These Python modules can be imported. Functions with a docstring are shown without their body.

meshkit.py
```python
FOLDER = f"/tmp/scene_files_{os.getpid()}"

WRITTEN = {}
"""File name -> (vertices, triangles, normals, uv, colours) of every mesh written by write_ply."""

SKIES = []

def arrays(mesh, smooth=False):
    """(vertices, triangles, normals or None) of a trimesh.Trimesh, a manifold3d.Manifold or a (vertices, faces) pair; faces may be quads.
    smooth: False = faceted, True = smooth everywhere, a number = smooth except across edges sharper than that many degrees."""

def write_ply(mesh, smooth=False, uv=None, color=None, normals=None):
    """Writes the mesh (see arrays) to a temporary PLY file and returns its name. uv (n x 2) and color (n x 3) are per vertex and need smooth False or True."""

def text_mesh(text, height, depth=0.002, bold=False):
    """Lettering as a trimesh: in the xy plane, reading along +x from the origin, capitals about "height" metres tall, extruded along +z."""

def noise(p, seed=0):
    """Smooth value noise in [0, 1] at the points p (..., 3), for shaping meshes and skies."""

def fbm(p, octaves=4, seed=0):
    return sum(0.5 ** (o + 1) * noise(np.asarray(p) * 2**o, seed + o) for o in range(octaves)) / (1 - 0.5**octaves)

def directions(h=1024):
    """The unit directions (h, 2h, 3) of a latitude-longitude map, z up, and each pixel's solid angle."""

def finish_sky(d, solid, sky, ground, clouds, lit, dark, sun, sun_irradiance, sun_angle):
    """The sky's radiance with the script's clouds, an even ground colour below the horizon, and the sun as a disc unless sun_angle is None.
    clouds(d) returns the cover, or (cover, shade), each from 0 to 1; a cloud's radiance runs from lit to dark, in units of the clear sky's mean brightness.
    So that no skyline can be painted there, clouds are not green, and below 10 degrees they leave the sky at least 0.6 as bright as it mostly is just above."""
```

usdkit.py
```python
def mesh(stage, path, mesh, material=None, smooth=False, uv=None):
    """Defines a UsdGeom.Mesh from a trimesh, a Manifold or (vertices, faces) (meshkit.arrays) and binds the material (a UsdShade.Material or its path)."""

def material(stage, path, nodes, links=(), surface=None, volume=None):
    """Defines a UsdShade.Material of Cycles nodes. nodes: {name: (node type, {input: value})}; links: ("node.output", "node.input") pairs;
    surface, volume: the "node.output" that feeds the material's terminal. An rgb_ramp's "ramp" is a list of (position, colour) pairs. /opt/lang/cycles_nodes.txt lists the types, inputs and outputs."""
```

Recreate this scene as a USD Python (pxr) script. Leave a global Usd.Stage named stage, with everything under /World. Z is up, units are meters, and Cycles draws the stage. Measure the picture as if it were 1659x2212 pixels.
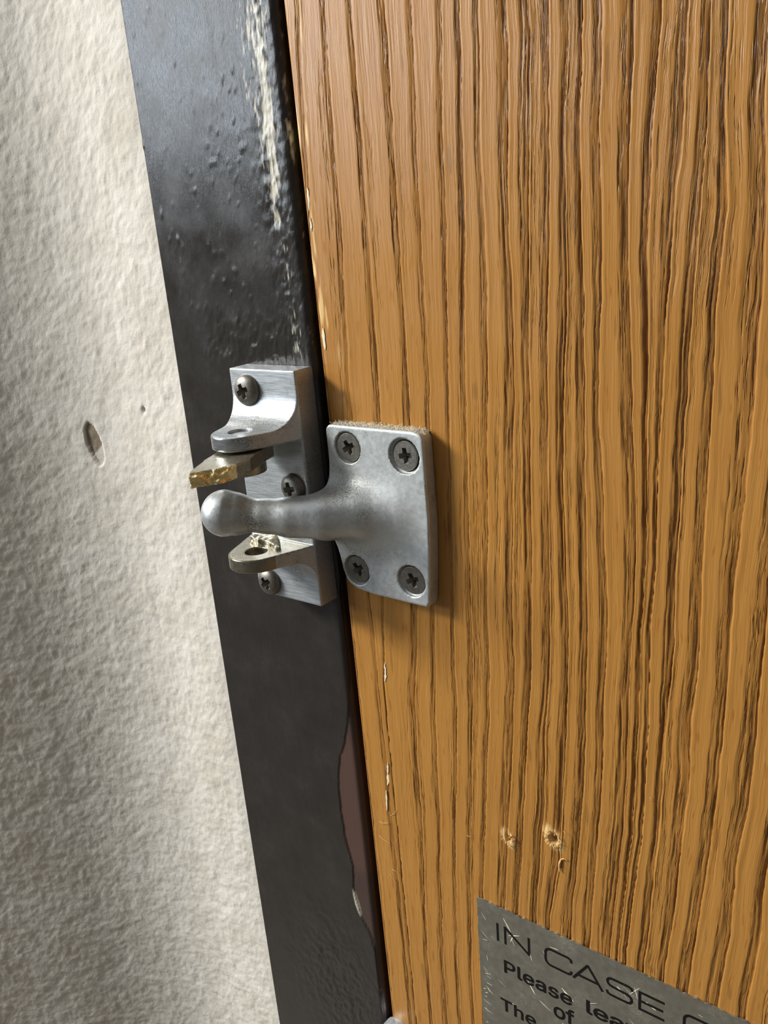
import math, random
import numpy as np
import trimesh, manifold3d, shapely, shapely.geometry as sg, shapely.ops
from shapely import affinity
from pxr import Usd, UsdGeom, UsdLux, UsdShade, Gf, Sdf, Vt
import usdkit, meshkit

rng = np.random.default_rng(7)
random.seed(7)
stage = Usd.Stage.CreateInMemory()
UsdGeom.SetStageUpAxis(stage, UsdGeom.Tokens.z)
UsdGeom.SetStageMetersPerUnit(stage, 1.0)
UsdGeom.Xform.Define(stage, "/World")
UsdGeom.Scope.Define(stage, "/World/Looks")

# ------------------------------------------------------------------ camera
# Door plane is y = 0, the room lies at y < 0. The latch is about x = 0, z = 1.4. A phone held close, turned 40 degrees left and 18 down.
Z0 = 1.4
W, H, FPX = 1659.0, 2212.0, 2000.0
EYE = (0.18723712, -0.2, 1.48616695)
RIGHT, DOWN, FWD = (0.78400058, 0.61474091, -0.08623633), (0.1264125, -0.29411648, -0.94737288), (-0.60775239, 0.73183954, -0.30829842)
cam = UsdGeom.Camera.Define(stage, "/World/camera")
cam.AddTransformOp().Set(Gf.Matrix4d(*RIGHT, 0, *[-c for c in DOWN], 0, *[-c for c in FWD], 0, *EYE, 1))
cam.CreateHorizontalApertureAttr(24.0)
cam.CreateVerticalApertureAttr(24.0 * H / W)
cam.CreateFocalLengthAttr(24.0 * FPX / W)
cam.CreateClippingRangeAttr(Gf.Vec2f(0.01, 50))
cam.CreateExposureAttr(0.0)

# ------------------------------------------------------------------ light
# daylight from a wide, high window up and to the left (az 53 deg from the door's normal, 29 deg up), the room's soft ambient light and an added fill from above
dome = UsdLux.DomeLight.Define(stage, "/World/room_ambient")
dome.CreateColorAttr(Gf.Vec3f(1.0, 0.95, 0.88))
dome.CreateIntensityAttr(0.045)


def area_light(name, az, el, dist, width, height, color, power):
    a, e = math.radians(az), math.radians(el)
    d = np.array([-math.sin(a) * math.cos(e), -math.cos(a) * math.cos(e), math.sin(e)])
    p = np.array([0, 0, Z0]) + d * dist
    z = d                                             # a RectLight shines along its -z
    x = np.cross([0, 0, 1], z); x /= np.linalg.norm(x)
    y = np.cross(z, x)
    L = UsdLux.RectLight.Define(stage, "/World/" + name)
    L.AddTransformOp().Set(Gf.Matrix4d(*x, 0, *y, 0, *z, 0, *p, 1))
    L.CreateWidthAttr(width); L.CreateHeightAttr(height)
    L.CreateColorAttr(Gf.Vec3f(*color)); L.CreateIntensityAttr(power)
    return L


area_light("daylight_window", 58.5, 29, 2.4, 0.62, 0.44, (1.0, 0.985, 0.95), 108.0)
area_light("daylight_window_lower", 49, 12.5, 2.4, 1.0, 0.50, (0.80, 0.90, 1.0), 13.0)
area_light("ceiling_fill_light", 45, 62, 1.5, 1.5, 1.1, (0.93, 0.97, 1.0), 0.9)  # added soft fill to brighten upper surfaces; no ceiling is built

# ------------------------------------------------------------------ helpers
COUNT = {}


def numbered(parent, name):
    k = (parent, name)
    n = COUNT.get(k, 0); COUNT[k] = n + 1
    return name if n == 0 else f"{name}_{n:03d}"


def tag(prim, label=None, category=None, group=None, kind=None):
    prim = prim.GetPrim() if hasattr(prim, "GetPrim") else prim
    for k, v in (("label", label), ("category", category), ("group", group), ("kind", kind)):
        if v:
            prim.SetCustomDataByKey(k, v)
    return prim


def thing(name, loc=(0, 0, 0), parent="/World", **kw):
    p = f"{parent}/{numbered(parent, name)}"
    x = UsdGeom.Xform.Define(stage, p)
    x.AddTranslateOp().Set(Gf.Vec3d(*loc))
    tag(x, **kw)
    return p


def obj(name, mesh, mat, parent="/World", smooth=False, data=None, flow=None, **kw):
    p = f"{parent}/{numbered(parent, name)}"
    m = usdkit.mesh(stage, p, mesh, "/World/Looks/" + mat, smooth)
    for key, val in (("data", data), ("flow", flow)):
        if val is not None:
            UsdGeom.PrimvarsAPI(m).CreatePrimvar(key, Sdf.ValueTypeNames.Color3fArray, "vertex").Set(Vt.Vec3fArray.FromNumpy(np.asarray(val, np.float32)))
    tag(m, **kw)
    return p


def grid_faces(nr, nc, flip=False):
    i = np.arange(nr * nc).reshape(nr, nc)
    a, b, c, d = i[:-1, :-1].ravel(), i[:-1, 1:].ravel(), i[1:, 1:].ravel(), i[1:, :-1].ravel()
    q = np.stack([a, b, c, d] if not flip else [d, c, b, a], 1)
    return np.vstack([q[:, [0, 1, 2]], q[:, [0, 2, 3]]])


def noi(*c, seed=0):
    return meshkit.noise(np.stack(np.broadcast_arrays(*c), -1), seed)


def fbm(*c, o=4, seed=0):
    return meshkit.fbm(np.stack(np.broadcast_arrays(*c), -1), o, seed)


def sstep(a, b, x):
    t = np.clip((x - a) / (b - a), 0, 1)
    return t * t * (3 - 2 * t)


def box(x0, x1, y0, y1, z0, z1):
    m = trimesh.creation.box((x1 - x0, y1 - y0, z1 - z0))
    m.apply_translation(((x0 + x1) / 2, (y0 + y1) / 2, (z0 + z1) / 2))
    return m


def surface_nets(F, org, h):
    """Mesh of F = 0 on a regular grid (x, u, z), F < 0 inside: one vertex in each mixed cell, one quad over each crossed edge."""
    s = F < 0
    nx, ny, nz = F.shape
    S, N = np.zeros((nx - 1, ny - 1, nz - 1, 3), np.float32), np.zeros((nx - 1, ny - 1, nz - 1), np.int16)
    crossing = {}
    for ax in range(3):
        a = [slice(None)] * 3; b = [slice(None)] * 3
        a[ax], b[ax] = slice(None, -1), slice(1, None)
        fa, fb = F[tuple(a)], F[tuple(b)]
        I = np.argwhere((fa < 0) != (fb < 0))
        va, vb = fa[tuple(I.T)], fb[tuple(I.T)]
        P = I.astype(np.float32); P[:, ax] += va / (va - vb)
        crossing[ax] = (I, va < 0)
        o = [k for k in range(3) if k != ax]
        for d1 in (0, -1):
            for d2 in (0, -1):
                J = I.copy(); J[:, o[0]] += d1; J[:, o[1]] += d2
                ok = np.all((J >= 0) & (J < np.array(N.shape)), 1)
                np.add.at(S, tuple(J[ok].T), P[ok]); np.add.at(N, tuple(J[ok].T), 1)
    cells = np.argwhere(N > 0)
    idx = np.full(N.shape, -1, np.int64); idx[tuple(cells.T)] = np.arange(len(cells))
    V = S[tuple(cells.T)] / N[tuple(cells.T)][:, None]
    Q = []
    for ax, (I, inside) in crossing.items():
        u, v = [(1, 2), (2, 0), (0, 1)][ax]
        du, dv = np.eye(3, dtype=int)[u], np.eye(3, dtype=int)[v]
        ok = (I[:, u] > 0) & (I[:, v] > 0) & (I[:, u] < F.shape[u] - 1) & (I[:, v] < F.shape[v] - 1)
        I, ins = I[ok], inside[ok]
        q = np.stack([idx[tuple((I - du - dv).T)], idx[tuple((I - dv).T)], idx[tuple(I.T)], idx[tuple((I - du).T)]], 1)
        q[~ins] = q[~ins][:, ::-1]
        Q.append(q)
    Q = np.vstack(Q)
    return V * h + np.asarray(org), np.vstack([Q[:, [0, 1, 2]], Q[:, [0, 2, 3]]])


def axes(lo, hi, h):
    x, u, z = [np.arange(a, b + h, h) for a, b in zip(lo, hi)]
    return np.meshgrid(x, u, z, indexing="ij", sparse=True)


def smin(a, b, k):
    t = np.maximum(k - np.abs(a - b), 0) / k
    return np.minimum(a, b) - t * t * t * k / 6


def poly_sd(P, X, Y):
    """Signed distance to the polygon P (n x 2) on the arrays X, Y."""
    P = np.asarray(P, float)
    d = np.full(np.broadcast(X, Y).shape, 1e9); ins = np.zeros(d.shape, bool)
    for (x0, y0), (x1, y1) in zip(P, np.roll(P, -1, 0)):
        ex, ey = x1 - x0, y1 - y0
        t = np.clip(((X - x0) * ex + (Y - y0) * ey) / max(ex * ex + ey * ey, 1e-12), 0, 1)
        d = np.minimum(d, (X - x0 - t * ex) ** 2 + (Y - y0 - t * ey) ** 2)
        if y0 != y1:
            ins ^= ((y0 > Y) != (y1 > Y)) & (X < (x1 - x0) * (Y - y0) / (y1 - y0) + x0)
    return np.where(ins, -1, 1) * np.sqrt(d)


def extrude_sd(d2, z, z0, z1, r):
    q0, q1 = d2 + r, np.abs(z - (z0 + z1) / 2) - (z1 - z0) / 2 + r
    return np.sqrt(np.maximum(q0, 0) ** 2 + np.maximum(q1, 0) ** 2) + np.minimum(np.maximum(q0, q1), 0) - r


def cone_sd(p, a, ra, b, rb):
    """Rounded cone from a (radius ra) to b (radius rb)."""
    a, b = np.asarray(a, float), np.asarray(b, float)
    ab = b - a
    t = np.clip(sum((p[k] - a[k]) * ab[k] for k in range(3)) / (ab @ ab), 0, 1)
    return np.sqrt(sum((p[k] - a[k] - t * ab[k]) ** 2 for k in range(3))) - (ra + (rb - ra) * t)


def to_world(v):
    """(x, out from the door, z) in millimetres to metres with y into the wall."""
    v = np.asarray(v) / 1000.0
    return np.stack([v[:, 0], -v[:, 1], v[:, 2]], 1)


def casting(F, lo, h):
    v, f = surface_nets(F, lo, h)
    return trimesh.Trimesh(to_world(v), f[:, ::-1], process=False)


# ------------------------------------------------------------------ materials
def material(name, nodes, links, surface="p.BSDF"):
    return usdkit.material(stage, "/World/Looks/" + name, nodes, links, surface=surface)


def plain(name, color, rough=0.5, metallic=0.0, **kw):
    material(name, {"p": ("principled_bsdf", {"base_color": color, "roughness": rough, "metallic": metallic, **kw})}, [])


def S(r, g, b):
    """sRGB 0..255 to linear"""
    return tuple(((c / 255 + 0.055) / 1.055) ** 2.4 if c > 10 else c / 255 / 12.92 for c in (r, g, b))


# oak veneer: data = open grain (dark filler) and gap shade on the door edge, tone, torn pale fibre; flow = across the grain, along the grain (m), porous zone
material("oak", {
    "a": ("attribute", {"attribute": "data"}),
    "s": ("separate_color", {}),
    "f": ("attribute", {"attribute": "flow"}),
    "fs": ("separate_color", {}),
    "uv": ("combine_xyz", {"z": 0.37}),
    "geo": ("geometry", {}),
    "m1": ("mapping", {"scale": (2300, 60, 1)}),
    "n1": ("noise_texture", {"scale": 1.0, "detail": 3.0, "roughness": 0.6}),
    "m2": ("mapping", {"scale": (2500, 85, 1)}),
    "n2": ("noise_texture", {"scale": 1.0, "detail": 2.0, "roughness": 0.55}),
    "r2": ("rgb_ramp", {"ramp": [(0.0, (0, 0, 0)), (0.52, (0, 0, 0)), (0.63, (1, 1, 1)), (1, (1, 1, 1))]}),
    "m4": ("mapping", {"scale": (1500, 150, 1), "location": (3, 7, 0)}),
    "n4": ("noise_texture", {"scale": 1.0, "detail": 1.0}),
    "r4": ("rgb_ramp", {"ramp": [(0.0, (0, 0, 0)), (0.66, (0, 0, 0)), (0.74, (1, 1, 1)), (1, (1, 1, 1))]}),
    "n3": ("noise_texture", {"scale": 60.0, "detail": 3.0}),
    "tone": ("rgb_ramp", {"ramp": [(0.2, S(150, 101, 44)), (0.5, S(170, 119, 55)), (0.8, S(184, 134, 68))]}),
    "tadd": ("math", {"math_type": "multiply_add", "value2": 0.55, "value3": 0.0}),
    "tmix": ("math", {"math_type": "multiply_add", "value2": 0.45}),
    "streak": ("mix_color", {"b": S(150, 88, 24)}),
    "sfac": ("math", {"math_type": "multiply", "value2": 0.5}),
    "zl": ("math", {"math_type": "multiply"}),
    "zf": ("math", {"math_type": "multiply_add", "value2": 0.09}),
    "zz": ("math", {"math_type": "multiply", "value2": 0.50}),
    "zone": ("mix_color", {"b": S(98, 62, 28)}),
    "dark": ("mix_color", {"b": S(68, 43, 20)}),
    "dfac": ("math", {"math_type": "multiply", "value2": 0.66}),
    "pale": ("mix_color", {"b": S(226, 190, 128)}),
    "hz": ("math", {"math_type": "multiply", "value2": -1.6}),
    "hh": ("math", {"math_type": "multiply_add", "value2": 0.5}),
    "b1": ("bump", {"distance": 0.00022, "strength": 0.9}),
    "rough": ("map_range", {"from_min": 0.3, "from_max": 0.7, "to_min": 0.27, "to_max": 0.41}),
    "p": ("principled_bsdf", {"specular_ior_level": 0.4}),
}, [("a.color", "s.color"), ("f.color", "fs.color"), ("fs.r", "uv.x"), ("fs.g", "uv.y"), ("uv.vector", "m1.vector"), ("m1.vector", "n1.vector"), ("uv.vector", "m2.vector"), ("m2.vector", "n2.vector"),
    ("n2.fac", "r2.fac"), ("uv.vector", "m4.vector"), ("m4.vector", "n4.vector"), ("n4.fac", "r4.fac"), ("geo.position", "n3.vector"),
    ("n1.fac", "tadd.value1"), ("s.g", "tmix.value1"), ("tadd.value", "tmix.value3"), ("tmix.value", "tone.fac"),
    ("r4.color", "sfac.value1"), ("tone.color", "streak.a"), ("sfac.value", "streak.fac"),
    ("r2.color", "zl.value1"), ("fs.b", "zl.value2"), ("fs.b", "zf.value1"), ("zl.value", "zz.value1"), ("zz.value", "zf.value3"),
    ("streak.result", "zone.a"), ("zf.value", "zone.fac"),
    ("zone.result", "dark.a"), ("s.r", "dfac.value1"), ("dfac.value", "dark.fac"),
    ("dark.result", "pale.a"), ("s.b", "pale.fac"), ("pale.result", "p.base_color"),
    ("zl.value", "hz.value1"), ("n1.fac", "hh.value1"), ("hz.value", "hh.value3"), ("hh.value", "b1.height"), ("b1.normal", "p.normal"), ("n3.fac", "rough.value"), ("rough.result", "p.roughness")])

# black gloss paint on the frame: data.r = worn cream streaks, data.g = bare brown where the paint has peeled, data.b = crusty
material("frame_paint", {
    "a": ("attribute", {"attribute": "data"}),
    "s": ("separate_color", {}),
    "geo": ("geometry", {}),
    "m1": ("mapping", {"scale": (3000, 3000, 240)}),
    "n1": ("noise_texture", {"scale": 1.0, "detail": 4.0, "roughness": 0.65}),
    "n2": ("noise_texture", {"scale": 1300.0, "detail": 3.0, "roughness": 0.6}),
    "n3": ("noise_texture", {"scale": 70.0, "detail": 4.0, "roughness": 0.6}),
    "hs": ("math", {"math_type": "multiply_add", "value2": 0.22}),
    "base": ("rgb_ramp", {"ramp": [(0.3, S(40, 37, 34)), (0.55, S(45, 42, 39)), (0.75, S(52, 48, 45))]}),
    "cream": ("mix_color", {"b": S(198, 192, 174)}),
    "brown": ("mix_color", {"b": S(80, 59, 52)}),
    "b1": ("bump", {"distance": 0.00012, "strength": 0.7}),
    "rough": ("map_range", {"from_min": 0.35, "from_max": 0.65, "to_min": 0.16, "to_max": 0.30}),
    "p": ("principled_bsdf", {"specular_ior_level": 0.5}),
}, [("a.color", "s.color"), ("geo.position", "m1.vector"), ("m1.vector", "n1.vector"), ("geo.position", "n2.vector"), ("geo.position", "n3.vector"),
    ("n2.fac", "hs.value1"), ("n1.fac", "hs.value3"), ("hs.value", "b1.height"), ("b1.normal", "p.normal"),
    ("n3.fac", "base.fac"), ("base.color", "cream.a"), ("s.r", "cream.fac"), ("cream.result", "brown.a"), ("s.g", "brown.fac"), ("brown.result", "p.base_color"),
    ("n3.fac", "rough.value"), ("rough.result", "p.roughness")])

# off-white stucco; data.r = the old plaster showing in the chip
material("stucco", {
    "a": ("attribute", {"attribute": "data"}),
    "s": ("separate_color", {}),
    "geo": ("geometry", {}),
    "n1": ("noise_texture", {"scale": 620.0, "detail": 5.0, "roughness": 0.62}),
    "n2": ("noise_texture", {"scale": 45.0, "detail": 3.0}),
    "base": ("rgb_ramp", {"ramp": [(0.3, S(196, 189, 176)), (0.7, S(212, 206, 196))]}),
    "old": ("mix_color", {"b": S(116, 100, 78)}),
    "b1": ("bump", {"distance": 0.0005, "strength": 0.5}),
    "p": ("principled_bsdf", {"roughness": 0.8, "specular_ior_level": 0.25}),
}, [("a.color", "s.color"), ("geo.position", "n1.vector"), ("geo.position", "n2.vector"), ("n2.fac", "base.fac"), ("base.color", "old.a"), ("s.r", "old.fac"),
    ("old.result", "p.base_color"), ("n1.fac", "b1.height"), ("b1.normal", "p.normal")])


def cast_metal(name, c0, c1, rough=(0.28, 0.42), stretch=(900, 900, 900), bump=0.00004, dirt=0.5, dirt_color=S(104, 98, 78), metallic=0.9):
    """Worn cast metal, tarnish speckles in clouds."""
    material(name, {
        "geo": ("geometry", {}),
        "m1": ("mapping", {"scale": stretch}),
        "n1": ("noise_texture", {"scale": 1.0, "detail": 4.0, "roughness": 0.6}),
        "n2": ("noise_texture", {"scale": 85.0, "detail": 3.0, "roughness": 0.6}),
        "n3": ("noise_texture", {"scale": 2300.0, "detail": 2.0, "roughness": 0.6}),
        "base": ("mix_color", {"a": c0, "b": c1}),
        "att": ("attribute", {"attribute": "data"}),
        "sep": ("separate_color", {}),
        "cl2": ("math", {"math_type": "maximum"}),
        "cloud": ("map_range", {"from_min": 0.50, "from_max": 0.66, "to_min": 0.0, "to_max": 1.0, "clamp": True}),
        "speck": ("map_range", {"from_min": 0.46, "from_max": 0.60, "to_min": 0.12, "to_max": 1.0, "clamp": True}),
        "dm": ("math", {"math_type": "multiply"}),
        "df": ("math", {"math_type": "multiply", "value2": dirt}),
        "dirt": ("mix_color", {"b": dirt_color}),
        "met": ("map_range", {"from_min": 0.0, "from_max": 1.0, "to_min": metallic, "to_max": 0.35}),
        "met2": ("math", {"math_type": "multiply_add", "value2": 0.35, "use_clamp": True}),
        "pol": ("math", {"math_type": "multiply_add", "value2": -0.17}),
        "rough": ("map_range", {"from_min": 0.3, "from_max": 0.7, "to_min": rough[0], "to_max": rough[1]}),
        "b1": ("bump", {"distance": bump, "strength": 0.6}),
        "p": ("principled_bsdf", {}),
    }, [("geo.position", "m1.vector"), ("m1.vector", "n1.vector"), ("geo.position", "n2.vector"), ("geo.position", "n3.vector"),
        ("n1.fac", "base.fac"), ("n2.fac", "cloud.value"), ("n3.fac", "speck.value"), ("att.color", "sep.color"), ("cloud.result", "cl2.value1"), ("sep.r", "cl2.value2"), ("cl2.value", "dm.value1"), ("speck.result", "dm.value2"),
        ("dm.value", "df.value1"), ("base.result", "dirt.a"), ("df.value", "dirt.fac"), ("dirt.result", "p.base_color"),
        ("df.value", "met.value"), ("met.result", "met2.value3"), ("sep.g", "met2.value1"), ("met2.value", "p.metallic"), ("n1.fac", "rough.value"), ("sep.g", "pol.value1"), ("rough.result", "pol.value3"), ("pol.value", "p.roughness"),
        ("n1.fac", "b1.height"), ("b1.normal", "p.normal")])


cast_metal("zinc_casting", S(172, 177, 177), S(202, 205, 205), (0.40, 0.56), (700, 700, 700), dirt=0.8, metallic=0.5)
cast_metal("brushed_keeper", S(140, 146, 150), S(208, 212, 215), (0.34, 0.50), (160, 900, 3000), 0.00004, dirt=0.8, metallic=0.6)
cast_metal("bar_metal", S(150, 144, 126), S(176, 170, 152), (0.24, 0.42), dirt=0.75, dirt_color=S(92, 78, 50))
cast_metal("screw_metal", S(104, 100, 92), S(136, 132, 124), (0.36, 0.52), (1500, 1500, 1500), dirt=0.55, dirt_color=S(82, 72, 54))
cast_metal("lug_tarnish_shade", S(128, 122, 106), S(156, 150, 132), (0.24, 0.38), (700, 700, 700), dirt=0.7, dirt_color=S(70, 62, 46))  # tarnish, darkened further to paint in the shade under the arm
cast_metal("fracture_brass", S(236, 206, 130), S(252, 240, 190), (0.14, 0.26), (1300, 1300, 1300), 0.00010, dirt=0.35, dirt_color=S(110, 80, 36), metallic=0.85)
cast_metal("plaque_foil", S(126, 123, 112), S(154, 151, 139), (0.36, 0.52), (420, 420, 420), dirt=0.35, dirt_color=S(176, 172, 156), metallic=0.75)
plain("black_print", S(20, 18, 16), 0.6, specular_ior_level=0.15)
plain("cream_chip", S(226, 214, 184), 0.6)
plain("dust_fibre", S(226, 216, 190), 0.9)
plain("wood_fibre", S(222, 186, 126), 0.8)
plain("hair_fibre", S(206, 186, 148), 0.6)
plain("dark_gap", S(20, 17, 15), 0.7)
plain("floor_stone", S(120, 112, 100), 0.6)

# ------------------------------------------------------------------ room shell
def zaxis(lo, hi, step, bottom, top):
    """z samples in mm relative to the latch: dense between lo and hi, coarse down to the floor and up to the top."""
    return np.concatenate([np.linspace(bottom, lo - 20, 30), np.arange(lo, hi, step), np.linspace(hi + 20, top, 16)])


FLOOR, TOP = -1400.0, 1250.0

# stucco wall left of the frame: flat beside the frame, then a hand-trowelled cove that leans out 33 degrees and rounds back to the room
prof, x, y, th = [], -62.6, 0.9, 0.0
for turn, length, n in ((0, 32, 48), (33, 70, 98), (0, 74, 102), (-33, 40, 30), (0, 600, 24)):
    for i in range(n):
        prof.append((x, y, th))
        th_mid = th + math.radians(turn) / n / 2
        x -= math.cos(th_mid) * length / n; y -= math.sin(th_mid) * length / n
        th += math.radians(turn) / n
prof = np.array(prof)
zz = zaxis(-330, 205, 0.75, FLOOR, TOP)
sa = np.concatenate([[0], np.cumsum(np.hypot(*np.diff(prof[:, :2], axis=0).T))])
SA, ZZ = np.meshgrid(sa, zz)
PX, PY, TH = (np.broadcast_to(prof[:, k], SA.shape) for k in range(3))
warp = 2.5 * (noi(SA / 9, ZZ / 9, 0.5, seed=5) - 0.5)
lump = fbm((SA + warp) / 4.2, (ZZ - warp) / 3.8, 1.5, o=5, seed=11)
ridged = 1 - np.abs(2 * noi((SA + warp * 2) / 7.5, ZZ / 6.0, 9.5, seed=21) - 1)
wave = noi(SA / 38, ZZ / 46, 3.5, seed=3) - 0.5
hgt = 1.05 * (lump - 0.5) + 0.28 * (ridged - 0.6) + 2.2 * wave
hgt *= sstep(-1, 7, SA) * 0.75 + 0.25
# the oval chip knocked out of the plaster, and a small nick
cx_, cz_ = np.interp(-118.0, prof[::-1, 0], sa[::-1]), 11.0
ex, ez = SA - cx_, ZZ - cz_
e = ((ex - 0.16 * ez) / 3.9) ** 2 + (ez / 8.6) ** 2 + 0.30 * (noi(SA / 2.2, ZZ / 2.2, 7.5, seed=8) - 0.5)
chip = sstep(1.05, 0.85, e)
hgt = hgt * (1 - chip * 0.6) - chip * 1.0
nx_ = np.interp(-87.1, prof[::-1, 0], sa[::-1])
nick = np.exp(-(((SA - nx_) / 0.7) ** 2 + ((ZZ - 26) / 1.1) ** 2))
hgt -= 1.3 * nick
X_, Y_ = PX + hgt * -np.sin(-TH) * 1.0, PY - hgt * np.cos(TH)
old = chip * (0.12 + 0.88 * sstep(-3.4, -2.0, ez + 0.8 * ex)) * (0.8 + 0.2 * noi(SA / 1.5, ZZ / 1.5, 2.5, seed=9))
V = np.stack([X_, Y_, ZZ], -1).reshape(-1, 3) / 1000 + [0, 0, Z0]
D = np.stack([old, 0 * old, 0 * old], -1).reshape(-1, 3)
obj("wall_left", (V, grid_faces(len(zz), len(sa), True)), "stucco", smooth=True, data=D,
    label="rough cream stucco wall coving outwards to the left of the black door frame", category="wall", kind="structure")

wb = trimesh.util.concatenate([box(0.9295, 1.9, 0.001, 0.12, 0, 2.65), box(-0.0625, 0.9295, 0.001, 0.12, 2.101, 2.65)])
obj("wall_back", wb, "stucco", label="cream stucco wall over and to the right of the door", category="wall", kind="structure")
obj("floor", box(-1.2, 2.4, -2.4, 0.3, -0.05, 0), "floor_stone", label="grey stone floor below the door", category="floor", kind="structure")

# ------------------------------------------------------------------ door frame
trim = thing("trim_1", label="black gloss painted steel door frame, worn and peeling along its edge", category="door frame", kind="structure")
# left jamb: return into the wall | flat face x -63.6 .. -3 | 2.6 mm round corner | return beside the door
R_ = 2.6
cols = [(-63.6, 6.0, -1, 0), (-63.6, 2.0, -1, 0), (-63.6, 0.6, -1, 0), (-63.35, 0.15, -0.7, -0.7)]
fx = np.concatenate([np.arange(-63.0, -16, 0.55), np.arange(-16, -0.6 - R_ + 0.01, 0.33)])
cols += [(xx, 0, 0, -1) for xx in fx]
for a in np.linspace(10, 90, 10):
    a = math.radians(a); cols.append((-0.6 - R_ + R_ * math.sin(a), R_ - R_ * math.cos(a), math.sin(a), -math.cos(a)))
cols += [(-0.6, yy, 1, 0) for yy in (3.2, 4, 5, 6.5, 8.5, 12, 18, 28, 46)]
cols = np.array(cols)
zj = zaxis(-290, 200, 0.75, FLOOR, 630)
sj = np.concatenate([[0], np.cumsum(np.hypot(*np.diff(cols[:, :2], axis=0).T))])
SJ, ZJ = np.meshgrid(sj, zj)
CX = np.broadcast_to(cols[:, 0], SJ.shape)
# arc distance from the frame's right corner, positive towards the door
EDG = SJ - np.interp(-0.6 - R_, fx, sj[4:4 + len(fx)])
up = sstep(20, 110, ZJ)                                     # upper part: brush marks and blisters in thick gloss
brush = noi(SJ / 0.9, ZJ / 30, 1.5, seed=31) - 0.5
blist = sstep(0.62, 0.86, noi(SJ / 2.0, ZJ / 2.6, 4.5, seed=32)) * sstep(0.35, 0.65, noi(SJ / 12, ZJ / 18, 8.5, seed=33))
crust_m = sstep(-13, -4, EDG + 5 * (noi(ZJ / 25, SJ / 9, 0.5, seed=34) - 0.5)) * sstep(44, 52, ZJ)
crust_m = np.maximum(crust_m, sstep(66, 50, ZJ) * sstep(42, 47, ZJ) * sstep(-50, -38, EDG))
low_rough = np.exp(-(((EDG + 20) / 18) ** 2 + ((ZJ + 200) / 30) ** 2))
crust = fbm(SJ / 2.2, ZJ / 2.6, 6.5, o=4, seed=35) - 0.5
tiny = sstep(0.66, 0.84, noi(SJ / 1.2, ZJ / 1.7, 4.5, seed=44)) * sstep(0.40, 0.65, noi(SJ / 9, ZJ / 16, 8.5, seed=45))
hj = 0.10 * brush * (0.4 + up) + 0.22 * blist * up + 0.16 * tiny * sstep(15, 50, ZJ) + 0.8 * crust * crust_m + 1.5 * crust * low_rough + 0.10 * (fbm(SJ / 5, ZJ / 9, 2.5, o=3, seed=36) - 0.5)
# paint lost from the corner: the flaked outline, traced, paint 0.35 mm thick
pz = [-60, -70, -78.4, -86.2, -91, -101.4, -114.1, -125, -137, -148.1, -159.6, -164.4, -172, -205, -240]
pe = [3.0, 1.6, -0.4, -2.8, -5.3, -7.3, -7.9, -7.4, -5.2, -6.1, -3.7, -0.4, 1.2, 1.8, 2.5]
edge = np.interp(ZJ, pz[::-1], pe[::-1]) + 0.9 * (fbm(ZJ / 4, 0.5, 0.5, o=3, seed=37) - 0.5)
bare = sstep(-0.12, 0.12, EDG - edge) * sstep(-262, -255, ZJ) * sstep(-24, -29, ZJ)
# thin brown rim also under the keeper
hj = hj * (1 - 0.85 * bare) - 0.38 * bare
shade_b = np.clip(bare * (0.55 + 0.45 * sstep(-76, -88, ZJ) * sstep(-142, -134, ZJ)), 0, 1)
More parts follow.
